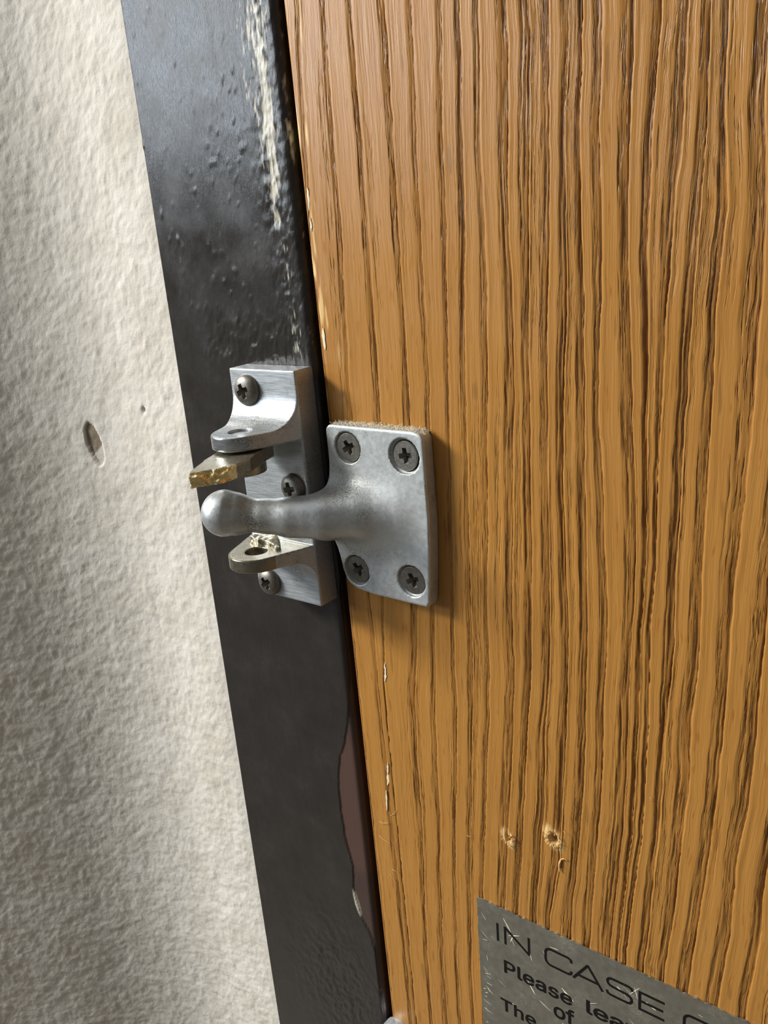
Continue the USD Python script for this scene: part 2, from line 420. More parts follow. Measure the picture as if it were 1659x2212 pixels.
# cream wear: the gloss rubbed through to old undercoat along the corner, strongest near the top of the picture
wn = 0.6 * fbm(SJ / 0.8, ZJ / 5, 3.5, o=3, seed=38) + 0.4 * fbm(SJ / 3.5, ZJ / 11, 6.5, o=3, seed=41)
lvl = np.interp(ZJ, [40, 48, 56, 62, 70, 84, 95, 104, 118, 128, 150, 200], [0, 0.5, 0.62, 0.45, 0.62, 0.70, 0.95, 1.0, 1.0, 0.86, 0.8, 0.8])
band = np.exp(-((EDG + 4.2 + 3 * (noi(ZJ / 18, 3.5, 0.5, seed=40) - 0.5)) / 3.2) ** 2) + 0.55 * np.exp(-((EDG + 9.5) / 4.5) ** 2) * sstep(92, 125, ZJ) + 0.55 * np.exp(-((EDG - 3.2) / 1.6) ** 2)
grit = noi(SJ / 0.55, ZJ / 1.6, 2.5, seed=42) - 0.5
worn = sstep(0.46, 0.66, 0.50 * band * lvl + 1.2 * (wn - 0.5) + 0.55 * grit + 0.13) * sstep(0.12, 0.35, band * lvl)
hj -= 0.10 * worn
# tiny cream chip on the flaked edge low down
chp = sstep(-0.2, 0.2, 1.0 * np.clip(np.sin(np.pi * np.clip((ZJ + 160) / 13, 0, 1)), 0, 1) + 0.5 * (noi(ZJ / 2, SJ / 2, 0.5, seed=43) - 0.5) - np.abs(EDG - (edge - 0.1))) * sstep(-146, -149, ZJ) * sstep(-160, -157.5, ZJ)
worn = np.maximum(worn, chp * 0.8)
V = np.stack([CX + hj * np.broadcast_to(cols[:, 2], SJ.shape), np.broadcast_to(cols[:, 1], SJ.shape) + hj * np.broadcast_to(cols[:, 3], SJ.shape), ZJ], -1).reshape(-1, 3) / 1000 + [0, 0, Z0]
obj("jamb", (V, grid_faces(len(zj), len(sj))), "frame_paint", trim, smooth=True, data=np.stack([worn, shade_b, crust_m], -1).reshape(-1, 3))
jb = trimesh.util.concatenate([box(0.8655, 0.929, 0.0, 0.10, 0, 2.10)])
obj("jamb", jb, "frame_paint", trim)
obj("head_jamb", box(-0.0635, 0.8655, 0.0, 0.10, 2.037, 2.10), "frame_paint", trim)
obj("door_stop", box(-0.0006, 0.012, 0.046, 0.10, 0, 2.037), "dark_gap", trim)

# ------------------------------------------------------------------ oak door
door = thing("door_1", label="oak grained wooden door with deep open grain and torn screw holes", category="door", kind="structure")
ZK = np.arange(-260, 181, 20.0)
# left rims of the raised grain bands, x in tenths of a millimetre at heights ZK
GRAIN = np.array([
    [40,40,40,40,40,40,40,40,40,40,40,40,40,40,40,40,39,37,55,66,81,81,81],
    [126,126,126,126,126,126,126,126,126,126,126,126,126,126,126,126,137,151,155,160,171,171,171],
    [146,146,146,146,146,146,146,146,146,146,148,166,185,204,223,235,239,245,251,249,257,257,257],
    [222,222,222,222,222,225,235,246,254,258,265,293,315,323,331,339,343,345,351,357,358,358,358],
    [290,290,290,290,290,294,304,315,330,335,345,361,373,385,397,409,414,417,423,432,441,441,441],
    [349,349,349,349,349,353,363,374,389,409,425,432,440,451,461,472,481,496,503,514,527,527,527],
    [407,407,407,407,407,410,420,432,447,466,482,495,499,508,516,525,534,552,559,568,571,571,571],
    [457,457,457,457,457,461,471,482,497,517,539,549,555,568,580,593,603,610,608,618,624,624,624],
    [538,538,538,538,538,541,551,562,580,600,619,632,636,647,659,672,679,675,685,694,693,693,693],
    [584,584,584,584,584,588,598,609,629,647,666,685,698,705,710,715,723,730,742,752,745,745,745],
    [647,647,647,647,647,650,660,672,691,714,722,743,752,757,759,766,773,784,792,797,799,799,799],
    [693,693,693,693,693,696,706,718,754,769,786,799,805,804,802,810,825,826,829,846,846,846,846],
    [764,764,764,764,764,767,777,789,809,831,845,854,861,863,862,867,869,866,866,879,882,882,882],
    [826,826,826,826,826,829,839,851,867,886,898,904,918,913,910,902,912,918,913,924,922,922,922],
    [889,889,889,889,889,892,902,914,934,957,967,974,983,995,995,986,981,978,985,992,993,993,993],
    [914,914,914,914,914,917,927,939,959,983,994,1002,1006,1019,1024,1025,1023,1025,1035,1052,1053,1053,1053],
    [938,938,938,938,938,941,951,963,985,1011,1021,1030,1030,1043,1050,1058,1066,1083,1102,1107,1107,1107,1107],
    [995,995,995,995,995,998,1008,1020,1037,1054,1065,1077,1092,1093,1104,1113,1125,1138,1148,1153,1153,1153,1153],
    [1055,1055,1055,1055,1055,1059,1069,1080,1103,1117,1135,1140,1155,1159,1164,1172,1174,1193,1182,1187,1187,1187,1187],
    [1122,1122,1122,1122,1122,1126,1136,1147,1170,1190,1207,1220,1228,1235,1251,1261,1268,1270,1260,1264,1264,1264,1264],
    [1206,1206,1206,1206,1206,1210,1220,1231,1254,1259,1284,1296,1303,1311,1326,1336,1343,1345,1335,1339,1340,1340,1340],
    [1278,1278,1278,1278,1278,1282,1292,1303,1326,1331,1356,1368,1375,1383,1398,1409,1415,1418,1407,1411,1412,1412,1412]]) / 10.0
extra = GRAIN[-1] + np.cumsum(rng.uniform(6, 11, 90))[:, None]
first = GRAIN[0] - np.array([14.0, 7.0])[:, None]
GRAIN = np.vstack([first, GRAIN, extra])
NL = len(GRAIN)
zone = np.interp(np.arange(NL), [0, 5, 9, 16, 24], [0.22, 0.25, 0.46, 0.50, 0.46]) + rng.uniform(-0.05, 0.05, NL)
deep = np.interp(np.arange(NL), [0, 6, 12, 24], [0.55, 0.75, 0.9, 1.0]) * rng.uniform(0.8, 1.2, NL)
xd = np.concatenate([[2.6, 2.6, 2.75, 3.1], np.arange(3.4, 150, 0.23), np.linspace(151, 862, 140)])
yd = np.concatenate([[40.0, 1.0, 0.45, 0.12], np.zeros(len(xd) - 4)])
zd = zaxis(-300, 195, 1.05, FLOOR + 8, 632)
XD, ZD = np.meshgrid(xd, zd)
wob = 0.9 * (fbm(XD / 10, ZD / 14, 0.5, o=3, seed=51) - 0.5) + 0.5 * (noi(XD / 4, ZD / 4.5, 0.5, seed=52) - 0.5)
Sd = np.empty_like(XD)
for r, zr in enumerate(zd):
    gx = np.array([np.interp(zr, ZK, g) for g in GRAIN])
    Sd[r] = np.interp(XD[r] + wob[r], gx, np.arange(NL))
K = np.clip(np.floor(Sd).astype(int), 0, NL - 1); T = Sd - K
wz_ = zone[K] * (0.75 + 0.5 * noi(K * 3.7, ZD / 55, 0.5, seed=53))
inz = np.clip((T - (1 - wz_)) / wz_, 0, 1)                  # 0 at the zone's left, 1 at the step up to the next band
dp = deep[K] * (0.6 + 0.6 * noi(K * 5.3, ZD / 38, 4.5, seed=54))
minor = sstep(0.54, 0.74, noi(Sd * 3.3, ZD / 90, 7.5, seed=67)) * (1 - sstep(0, 0.15, inz)) * sstep(0.06, 0.14, T)
pore = noi(Sd * 13, ZD / 16, 2.5, seed=55)
pore2 = noi(Sd * 24, ZD / 9, 6.5, seed=56)
crack = sstep(0.50, 0.70, pore) * sstep(0.0, 0.25, inz) * sstep(1.0, 0.97, inz)
crack = np.maximum(crack, 0.7 * sstep(0.60, 0.76, pore2) * sstep(0.0, 0.25, inz))
last = sstep(0.80, 0.93, inz) * sstep(1.0, 0.985, inz) * sstep(0.25, 0.5, noi(K * 2.9, ZD / 24, 9.5, seed=57))
hd = -dp * (0.42 * sstep(0.0, 0.85, inz) + 0.26 * crack + 0.26 * last) * sstep(1.0, 0.96, inz)
crown = np.exp(-((T - 0.08) / 0.10) ** 2) * 0.09 * dp
hd -= 0.10 * minor * dp
hd += crown + 0.035 * (fbm(XD / 1.5, ZD / 22, 1.5, o=2, seed=58) - 0.5) + 0.5 * (noi(XD / 60, ZD / 130, 0.5, seed=59) - 0.5) * sstep(2, 20, XD)
hd *= np.where(yd > 0, 0.3, 1.0)
dark = np.clip(0.75 * crack * (0.5 + 0.5 * inz) + 0.85 * last + 0.08 * sstep(0.3, 0.9, inz), 0, 1) * sstep(1.0, 0.95, inz) * np.clip(dp * 1.1, 0.4, 1)
dash = sstep(0.72, 0.80, noi(XD / 1.1, ZD / 8, 3.5, seed=60)) * (1 - inz) * 0.42
dark = np.maximum(dark, dash)
porous = sstep(0.0, 0.3, inz) * sstep(1.0, 0.95, inz) * np.clip(0.45 + 0.7 * dp, 0, 1) * (0.6 + 0.4 * noi(K * 4.1, ZD / 30, 1.5, seed=66))
porous = np.maximum(porous, 0.6 * minor)
edge_shade = np.clip(yd * 3, 0, 1)  # door edge coloured dark: shade of the gap painted in
dark = np.maximum(dark, edge_shade)
tone = 0.5 + 0.5 * (fbm(XD / 14, ZD / 70, 5.5, o=3, seed=61) - 0.5) - 0.22 * sstep(0.1, 0.8, inz)
pale = np.zeros_like(XD)
for hx, hz, rad in ((58.4, -97.9, 1.15), (73.9, -91.6, 1.45)):            # two old screw holes, torn round the rim
    ang = np.arctan2(ZD - hz, XD - hx)
    rr = np.hypot((XD - hx) * 0.95, (ZD - hz) * 0.95 + 0.45 * (XD - hx)) / rad * (1 + 0.5 * (noi(np.cos(ang) * 2 + 9, np.sin(ang) * 2 + 9, 0.5, seed=62) - 0.5))
    hd -= 3.2 * sstep(0.95, 0.55, rr)
    tear = np.exp(-((rr - 1.5) / 0.65) ** 2)
    hd += 0.55 * tear * noi(XD / 0.8, ZD / 0.9, 0.5, seed=63)
    pale = np.maximum(pale, np.clip(tear * (0.6 + 0.9 * noi(XD / 0.7, ZD / 0.9, 2.5, seed=64)), 0, 1))
    dark = np.maximum(dark * (1 - pale), sstep(0.85, 0.6, rr))
for sx, sz, wx, wz2 in ((9.9, 36.6, 0.7, 0.6), (33.6, 34.6, 0.5, 1.7)):
    dark = np.maximum(dark, 1.2 * np.exp(-(((XD - sx) / wx) ** 2 + ((ZD - sz) / wz2) ** 2))).clip(0, 1)
# rubbed pale spots along the edge high on the door
rub = sstep(0.66, 0.80, fbm(XD / 1.6, ZD / 12, 7.5, o=3, seed=65) + 0.10 * sstep(9, 4, XD)) * sstep(14, 5, XD) * sstep(20, 60, ZD)
pale = np.maximum(pale, rub * 0.9)
V = np.stack([XD, np.broadcast_to(yd, XD.shape) - hd, ZD], -1).reshape(-1, 3) / 1000 + [0, 0, Z0]
obj("veneer", (V, grid_faces(len(zd), len(xd))), "oak", door, smooth=True, data=np.stack([dark, tone, pale], -1).reshape(-1, 3), flow=np.stack([Sd * 0.006, ZD / 1000, porous], -1).reshape(-1, 3))
obj("core", box(0.0029, 0.862, 0.0045, 0.0445, 0.010, 2.031), "dark_gap", door)


def front(px, pz):
    """Height in mm of the door's face at (x, z)."""
    i, j = np.clip(np.searchsorted(zd, pz), 1, len(zd) - 2), np.clip(np.searchsorted(xd, px), 1, len(xd) - 2)
    return float(hd[i - 1:i + 2, j - 1:j + 2].max())


def flake(pts, name, mat, parent, th=0.22, lift=0.0):
    """A thin flake lying on the door: outline in mm."""
    P = sg.Polygon(pts)
    m = trimesh.creation.extrude_polygon(P, th, engine="earcut")
    c = P.centroid
    v = np.array(m.vertices); h = front(c.x, c.y) + lift - 0.05
    m.vertices = to_world(np.stack([v[:, 0], v[:, 2] + h, v[:, 1]], 1)) + [0, 0, Z0]
    return obj(name, m, mat, parent)


def ragged(x0, z0, x1, z1, w, n=7, seed=1):
    g = np.random.default_rng(seed)
    t = np.linspace(0, 1, n)
    d = np.array([z1 - z0, -(x1 - x0)]); d = d / np.linalg.norm(d)
    wd = w * np.sin(np.pi * np.clip(t, 0.06, 0.94)) ** 0.7 * g.uniform(0.55, 1.15, n)
    c = np.stack([x0 + (x1 - x0) * t, z0 + (z1 - z0) * t], 1) + g.uniform(-0.12, 0.12, (n, 2)) * w
    return np.vstack([c + d * wd[:, None] / 2, (c - d * wd[:, None] / 2)[::-1]])


for k, (x0, z0, x1, z1, w) in enumerate([(15.9, -49.2, 16.0, -51.6, 0.8), (16.1, -51.4, 15.3, -55.8, 0.9), (13.2, -86.5, 12.6, -91.0, 0.8), (12.7, -90.6, 11.9, -95.4, 1.3),
                                         (11.2, -98.0, 10.6, -106, 0.7), (4.3, 94, 4.2, 88, 0.9), (4.4, 86, 4.3, 82.5, 0.7), (4.7, 55.5, 4.6, 49.5, 1.3)]):
    flake(ragged(x0, z0, x1, z1, w, seed=k), "paint_chip", "cream_chip", door)


def strand(pts, r=0.06, n=6):
    """A fine curl swept along points (mm: x, out, z)."""
    P = np.asarray(pts, float)
    m = []
    for a, b in zip(P[:-1], P[1:]):
        L = np.linalg.norm(b - a)
        if L > 1e-6:
            c = trimesh.creation.cylinder(r, segment=[a, b], sections=n); m.append(c)
    m = trimesh.util.concatenate(m)
    m.vertices = to_world(m.vertices) + [0, 0, Z0]
    m.invert()
    return m


def curl(x, u, z, ang, L, lift, bend, r, n=7):
    t = np.linspace(0, 1, n)
    a = ang + bend * t
    return strand(np.stack([x + np.cumsum(np.cos(a)) * L / n, u + lift * np.sin(np.pi * t * 0.8), z + np.cumsum(np.sin(a)) * L / n], 1), r, 5)


for hx, hz, rad, n in ((58.4, -97.9, 1.15, 16), (73.9, -91.6, 1.5, 26)):
    fib = [curl(hx + rad * 1.05 * math.cos(q), 0.25, hz + rad * 1.05 * math.sin(q), q + rng.uniform(-1.2, 1.2), rng.uniform(0.7, 1.7), rng.uniform(0.3, 0.9), rng.uniform(-2, 2), 0.11) for q in rng.uniform(0, 2 * math.pi, n)]
    obj("torn_fibres", trimesh.util.concatenate(fib), "wood_fibre", door, kind="stuff")
cu = trimesh.util.concatenate([strand([(x, front(x, z) + 0.2 + 0.25 * math.sin(k), z) for k, (x, z) in enumerate(seg)], r) for seg, r in
                               (([(78.2, -97.3), (77.4, -96.9), (76.7, -97.2), (76.2, -98.0)], 0.16), ([(76.2, -98.0), (75.8, -99.2), (75.7, -100.4)], 0.30), ([(75.7, -100.4), (75.75, -101.3), (75.9, -101.9)], 0.2))])
obj("splinter", cu, "wood_fibre", door)
fib = [curl(x, front(x, z) + 0.05, z, a, L, 0.5, b, 0.05) for x, z, a, L, b in
       [(11, -108, 0.5, 6, 0.6), (6, -112, 0.1, 5, 0.4), (5, -118, 0.0, 6, -0.3), (14, -131, 2.2, 4, 1.2), (12, -136, 1.9, 5, 0.8), (14, -203, 2.1, 6, 1.5), (46, -103, 2.6, 3, 0.9), (77, -88, 0.9, 2.4, -2.2), (104, -68, 1.7, 1.8, 0.6)]]
obj("loose_hairs", trimesh.util.concatenate(fib), "hair_fibre", door, kind="stuff")

# small rounded metal fitting at the door's edge, at the bottom of the picture
ft = thing("door_edge_fitting", (-0.0012, 0, Z0 + 0.0018), label="small rounded metal fitting on the door edge at the very bottom", category="fitting")
xx, uu, zz_ = axes((-2, -2, -222), (18, 7, -198), 0.4)
dd = np.sqrt((xx - 8.2) ** 2 + (zz_ + 209.5) ** 2)
F = np.maximum(dd - 8.3, np.abs(uu - 1.4) - 2.4) + 0 * uu
ring = np.maximum(F, -(np.maximum(dd - 6.4, 2.2 - uu)))
obj("rim", casting(ring, (-2, -2, -222), 0.4), "brushed_keeper", ft, smooth=40)
hub = np.maximum(dd - 6.0, np.abs(uu - 1.2) - 1.4)
obj("hub", casting(hub, (-2, -2, -222), 0.4), "screw_metal", ft, smooth=40)


# ------------------------------------------------------------------ screws
def screw_mesh(r, h, dome, turn, rec=0.56):
    """Head of radius r whose top is at out = h; dome > 0 a pan head, 0 a countersunk one; cross recess turned by turn. (x, z, out) in mm."""
    if dome > 0:
        p = [(0, 0), (r, 0)] + [(r * math.cos(a) ** 0.75 if a < 1.57 else 0, 0.35 + (h - 0.35) * math.sin(a)) for a in np.linspace(0, math.pi / 2, 14)]
    else:
        p = [(0, -2.4), (r * 0.62, -2.4), (r, h - 0.35), (r - 0.05, h - 0.16), (r - 0.22, h), (0, h)]
    head = manifold3d.CrossSection([p]).revolve(56)
    hull = []
    for a in (0, 90):
        top = [(sx * rec * r, sy * 0.20 * r * 0.9, h + 0.2) for sx in (-1, 1) for sy in (-1, 1)]
        mid = [(sx * 0.20 * r, sy * 0.10 * r, h - 1.9) for sx in (-1, 1) for sy in (-1, 1)]
        hull.append(manifold3d.Manifold.hull_points(np.array(top + mid)).rotate([0, 0, a]))
    core = manifold3d.Manifold.hull_points(np.array([(0.34 * r * math.cos(a), 0.34 * r * math.sin(a), h + 0.2) for a in np.linspace(0, 6.28, 9)[:-1] + 0.39] + [(0.10 * r, 0, h - 2.1), (-0.10 * r, 0, h - 2.1), (0, 0.1 * r, h - 2.1), (0, -0.1 * r, h - 2.1)]))
    s = (head - hull[0] - hull[1] - core).rotate([0, 0, turn])
    m = s.to_mesh()
    return np.array(m.vert_properties[:, :3], float), np.array(m.tri_verts)


def put_screw(parent, x, z, base, r, h, dome, turn, tilt=(0, 0), label=None):
    v, f = screw_mesh(r, h, dome, turn)
    v = v.copy()
    v[:, 2] += v[:, 0] * tilt[0] + v[:, 1] * tilt[1] + base
    m = trimesh.Trimesh(to_world(np.stack([v[:, 0] + x, v[:, 2], v[:, 1] + z], 1)), f[:, ::1], process=False)
    if m.volume < 0:
        m.invert()
    return obj("screw", m, "screw_metal", parent, smooth=35, label=label)


# ------------------------------------------------------------------ catch on the door: plate with its ball arm, one casting
catch = thing("door_guard_catch", (0, 0, Z0), label="grey cast door guard plate with ball-ended arm screwed to the oak door", category="door guard")
HV = 0.36
lo, hi = (-30, -0.6, -26), (44, 36, 31.5)
x, u, z = axes(lo, hi, HV)
# outline of the plate (x, z)
core = sg.Polygon([(5.6, 28.5), (37.5, 28.5), (40.8, 27.6), (40.8, 4), (40.3, -6), (38.8, -23.5), (30, -23.5), (18.7, -23.4), (11.5, -22.6), (8.2, -20.8), (6.6, -17), (5.6, -9)])
core = core.buffer(-2.2).buffer(2.2, quad_segs=6)
core = core.union(sg.box(30, -23.5, 38.3, -15)).simplify(0.03)
d2 = poly_sd(np.array(core.exterior.coords)[:-1], x[:, 0, :], z[:, 0, :] if z.shape[0] > 1 else z[0])[:, None, :] if False else None
XX, ZZ2 = np.meshgrid(x.ravel(), z.ravel(), indexing="ij")
d2 = poly_sd(np.array(core.exterior.coords)[:-1], XX, ZZ2)[:, None, :]
plate = extrude_sd(d2, u, 0.0, 4.8, 0.5)
arm = [((27, 0.6, 3.4), 4.6), ((17, 5.2, 2.6), 6.6), ((7.5, 10.6, 2.0), 6.9), ((-1.5, 16.2, 2.3), 6.0), ((-8.0, 20.2, 3.0), 5.1), ((-12.5, 22.8, 3.5), 4.9), ((-17.6, 25.8, 4.3), 6.0)]
A = None
for (a, ra), (b, rb) in zip(arm[:-1], arm[1:]):
    c = cone_sd((x, u, z), a, ra, b, rb)
    A = c if A is None else smin(A, c, 1.5)
ball = cone_sd((x, u, z), (-16.3, 24.9, 4.1), 6.3, (-18.6, 26.6, 4.5), 7.0)
A = smin(A, ball, 3.2)
F = smin(plate, A, 12.5)
F = np.maximum(F, -(u + 0.0))
SC = [(13.6, 22.0), (34.0, 21.3), (12.4, -16.3), (33.0, -16.2)]
for (sx, sz), rad in zip(SC, (4.75, 5.15, 4.75, 4.85)):
    q = np.sqrt((x - sx) ** 2 + (z - sz) ** 2)
    F = np.maximum(F, -np.maximum(np.minimum((q - rad + (4.6 - u) * 0.55 * (u < 4.0) * 1.0), 50) * 0.9, 2.0 - u))
m = casting(F, lo, HV)
c = np.array(m.vertices) * 1000
dirt = np.exp(-(((c[:, 0] - 15) / 8) ** 2 + ((c[:, 2] - 10.5) / 4.5) ** 2)) * 1.0 + 0.6 * np.exp(-(((c[:, 0] - 17) / 9) ** 2 + ((c[:, 2] + 10) / 4) ** 2))
for sx, sz in SC:
    dirt = dirt + 0.5 * np.exp(-((np.hypot(c[:, 0] - sx, c[:, 2] - sz) - 5.0) / 0.5) ** 2)
dirt = np.clip(dirt, 0, 1) * (-c[:, 1] > 3)
polish = 0.45 * sstep(6.5, 12, -c[:, 1])                            # the arm is rubbed bright by use
obj("plate", m, "zinc_casting", catch, smooth=True, data=np.stack([dirt, polish, polish], 1))
for (sx, sz), hh, tn, tl in zip(SC, (4.45, 4.15, 4.35, 4.2), (28, 8, 33, 20), ((0, 0), (0.03, -0.03), (0, 0.01), (-0.03, 0.02))):
    put_screw(catch, sx, sz, 0, 4.35, hh, 0, tn, tl)
# grey fluff caught on the plate's top edge
fz = []
for _ in range(900):
    px = rng.uniform(7.5, 40.3); pu = rng.uniform(0.2, 4.2) ** 1.0
    base = 28.35 if px < 36.5 else 28.35 - (px - 36.5) * 0.22
    L = rng.uniform(0.5, 1.5); a = rng.uniform(0.2, 2.9)
    n = 4; t = np.linspace(0, 1, n)
    b = rng.uniform(-1.5, 1.5)
    fz.append(np.stack([px + np.cumsum(np.cos(a + b * t)) * L / n, pu + rng.uniform(-0.5, 0.5) * t, base + np.cumsum(np.abs(np.sin(a + b * t))) * L / n * 0.8], 1))
bc = UsdGeom.BasisCurves.Define(stage, catch + "/dust_fluff")
bc.CreateTypeAttr("linear")
bc.CreateCurveVertexCountsAttr([4] * len(fz))
bc.CreatePointsAttr(Vt.Vec3fArray.FromNumpy(to_world(np.vstack(fz)).astype(np.float32)))
bc.CreateWidthsAttr([0.00010]); bc.SetWidthsInterpolation("constant")
UsdShade.MaterialBindingAPI.Apply(bc.GetPrim()).Bind(UsdShade.Material.Get(stage, "/World/Looks/dust_fibre"))
tag(bc, label="pale dust fluff on the plate's top edge", kind="stuff")

# ------------------------------------------------------------------ keeper on the frame: bar with two hinge lugs
keeper = thing("door_guard_keeper", (0, 0, Z0), label="brushed metal keeper with two pierced hinge lugs screwed to the black frame", category="door guard")
lo, hi = (-31, -0.6, -33), (1.2, 31, 47)
x, u, z = axes(lo, hi, HV)
UU, ZZ2 = np.meshgrid(u.ravel(), z.ravel(), indexing="ij")


def prof_sd(poly):
    return poly_sd(np.array(poly.exterior.coords)[:-1], UU, ZZ2)[None, :, :]


def fillet(u0, z0, r, sgn):
    """Material between the bar's face u0 and a lug face z0, with a hollow of radius r; sgn +1 above the lug, -1 below."""
    t = np.linspace(0, math.pi / 2, 16)
    arc = [(u0 + r - r * math.cos(a), z0 + sgn * (r - r * math.sin(a))) for a in t]
    return sg.Polygon([(u0 - 1, z0 - sgn), (u0 - 1, z0 + sgn * r)] + arc + [(u0 + r, z0 - sgn)])


bar_r = sg.box(0, -30, 8.2, 44.5)
profile = shapely.ops.unary_union([bar_r, sg.box(4, 23.9, 28.4, 28.3), sg.box(4, -13.6, 28.4, -9.4), fillet(8.2, 28.3, 9.0, 1), fillet(8.2, -13.6, 7.5, -1)])
dprof = prof_sd(profile)
XX, UU2 = np.meshgrid(x.ravel(), u.ravel(), indexing="ij")
cxk = -14.8
plan = shapely.ops.unary_union([sg.box(-28.6, 0, -0.9, 8.0), sg.MultiPoint([(-28.6, 7.0), (-0.9, 7.0), (-28.6, 8.0), (-0.9, 8.0)]).union(sg.Point(cxk, 19.6).buffer(8.6, quad_segs=16)).convex_hull])
dplan = poly_sd(np.array(plan.exterior.coords)[:-1], XX, UU2)[:, :, None]
F = np.sqrt(np.maximum(dprof + 0.4, 0) ** 2 + np.maximum(dplan + 0.4, 0) ** 2) + np.minimum(np.maximum(dprof + 0.4, dplan + 0.4), 0) - 0.4
# the foot of the bar is rounded at its left
XX, ZZ2b = np.meshgrid(x.ravel(), z.ravel(), indexing="ij")
foot = sg.box(-28.6, -29.8, -0.9, 44.6)
foot = foot.difference(sg.box(-29, -31, -24.6, -25.8)).union(sg.Point(-24.6, -25.8).buffer(4, quad_segs=12).intersection(foot)).simplify(0.02)
F = np.maximum(F, poly_sd(np.array(foot.exterior.coords)[:-1], XX, ZZ2b)[:, None, :])
hole = np.sqrt((x - cxk) ** 2 + (u - 19.6) ** 2) - 3.45
F = np.maximum(F, -np.maximum(hole, 8.8 - u + 0 * z))
m = casting(F, lo, HV)
c = m.triangles_center * 1000
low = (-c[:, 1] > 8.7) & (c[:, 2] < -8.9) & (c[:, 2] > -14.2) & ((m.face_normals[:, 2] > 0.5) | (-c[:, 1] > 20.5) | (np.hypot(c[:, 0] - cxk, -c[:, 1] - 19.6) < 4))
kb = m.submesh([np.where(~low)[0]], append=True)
kb = trimesh.graph.smooth_shade(kb, angle=math.radians(40), facet_minarea=None)
c = np.array(kb.vertices) * 1000
dirt = sstep(36, 31, c[:, 2]) * sstep(28.0, 28.4, c[:, 2]) * sstep(9, 14, -c[:, 1]) * 0.9 + 0.8 * sstep(44.3, 44.5, c[:, 2]) + 0.35 * (np.abs(c[:, 2] - 8) < 12)
obj("bar_with_lugs", kb, "brushed_keeper", keeper, smooth=True, data=np.stack([np.clip(dirt, 0, 1), 0.9 * sstep(20, 24, -c[:, 1]), 0 * dirt], 1))
obj("lower_lug", m.submesh([np.where(low)[0]], append=True), "lug_tarnish_shade", keeper, smooth=40, label="lower lug with an empty pin hole, tarnish and arm shade in its colour")
pin = trimesh.creation.cylinder(3.2, 8.6, sections=48)
pv = np.array(pin.vertices)
pm = trimesh.Trimesh(to_world(np.stack([pv[:, 0] + cxk, pv[:, 1] + 19.6, pv[:, 2] + 23.2], 1)), pin.faces, process=False); pm.invert()
obj("hinge_pin", pm, "brushed_keeper", keeper, smooth=40, label="flat end of the hinge pin in the upper lug")
put_screw(keeper, -21.2, 38.0, 8.2, 4.9, 2.7, 1, 22)
put_screw(keeper, -6.6, 8.6, 8.2, 4.6, 2.5, 1, 12)
put_screw(keeper, -22.6, -25.2, 8.2, 4.5, 2.6, 1, 36)
# broken stub of the bar's lower knuckle left on the lower lug
lo2, hi2 = (-24, 8, -11), (-5, 30, -3)
x, u, z = axes(lo2, hi2, 0.3)
q = np.sqrt((x - cxk) ** 2 + (u - 19.6) ** 2)
jag = 1.5 * (fbm(x / 4.2 + 3, u / 4.2, 0.5, o=3, seed=71) - 0.5) + 0.22 * (u - 14.0) + 0.05 * (x - cxk)
F = np.maximum(np.maximum(np.maximum(q - 7.6, 4.4 - q), (z + 7.0) + jag * 1.2), -9.6 - z + 0 * x)
F = np.maximum(F, (u - 15.8) + 1.4 * (fbm(x / 2, z / 2, 4.5, o=2, seed=72) - 0.5))
obj("broken_stub", casting(F, lo2, 0.3), "bar_metal", keeper, smooth=30, label="jagged bright stub of broken hinge knuckle on the lower lug")

# ------------------------------------------------------------------ broken end of the swing bar, still on its pin
bar = thing("broken_swing_bar", (0, 0, Z0), label="snapped stub of swing bar with bright brassy broken end under the upper lug", category="broken bar")
lo3, hi3 = (-24, 8, 14), (3, 52, 26)
x, u, z = axes(lo3, hi3, 0.33)
outline = sg.Polygon([(-20.8, 15), (-20.5, 20), (-18.6, 27), (-16.6, 32.5), (-13.6, 38.5), (-9.0, 46.6), (-3.0, 38.0), (-3.2, 33), (-3.6, 27), (-5.2, 23), (-7.2, 18), (-8.5, 12.5), (-20, 12.5)]).buffer(-0.6).buffer(0.6)
XX, UU2 = np.meshgrid(x.ravel(), u.ravel(), indexing="ij")
d2 = poly_sd(np.array(outline.exterior.coords)[:-1], XX, UU2)[:, :, None]
top = 23.4 - 0.035 * (u - 20)
slab = np.maximum(d2 + 0.5 * sstep(0, 2.5, top - z) * 0.3, np.abs(z - (top - 2.1)) - 2.1)
knuckle = np.maximum(np.sqrt((x - cxk) ** 2 + (u - 19.6) ** 2) - 6.6, np.abs(z - 19.6) - 3.8)
F = smin(slab, knuckle, 1.2)
# snapped face: from (-9, 46.6) to (-2.3, 37), rough
nrm = np.array([9.6, 6.7]); nrm = nrm / np.linalg.norm(nrm)
cut = (x + 9.0) * nrm[0] + (u - 46.6) * nrm[1] + 0.35
rough_ = 0.30 * (z - 19.2) + 3.0 * (fbm(x / 1.9, u / 1.9, z / 1.6, o=3, seed=73) - 0.5)
F = np.maximum(F, cut + 0.9 + rough_)
F = np.maximum(F, -(np.maximum(np.sqrt((x - cxk) ** 2 + (u - 19.6) ** 2) - 3.1, -9 + 0 * z)))
m = casting(F, lo3, 0.33)
c = m.triangles_center * 1000; fn = m.face_normals
on_cut = ((c[:, 0] + 9.0) * nrm[0] + (-c[:, 1] - 46.6) * nrm[1] > -3.2) & (fn[:, 0] * nrm[0] - fn[:, 1] * nrm[1] > 0.1) & (np.abs(fn[:, 2]) < 0.93)
obj("bar_end", m.submesh([np.where(~on_cut)[0]], append=True), "bar_metal", bar, smooth=35)
obj("fracture_face", m.submesh([np.where(on_cut)[0]], append=True), "fracture_brass", bar, smooth=False, label="bright brassy broken face")

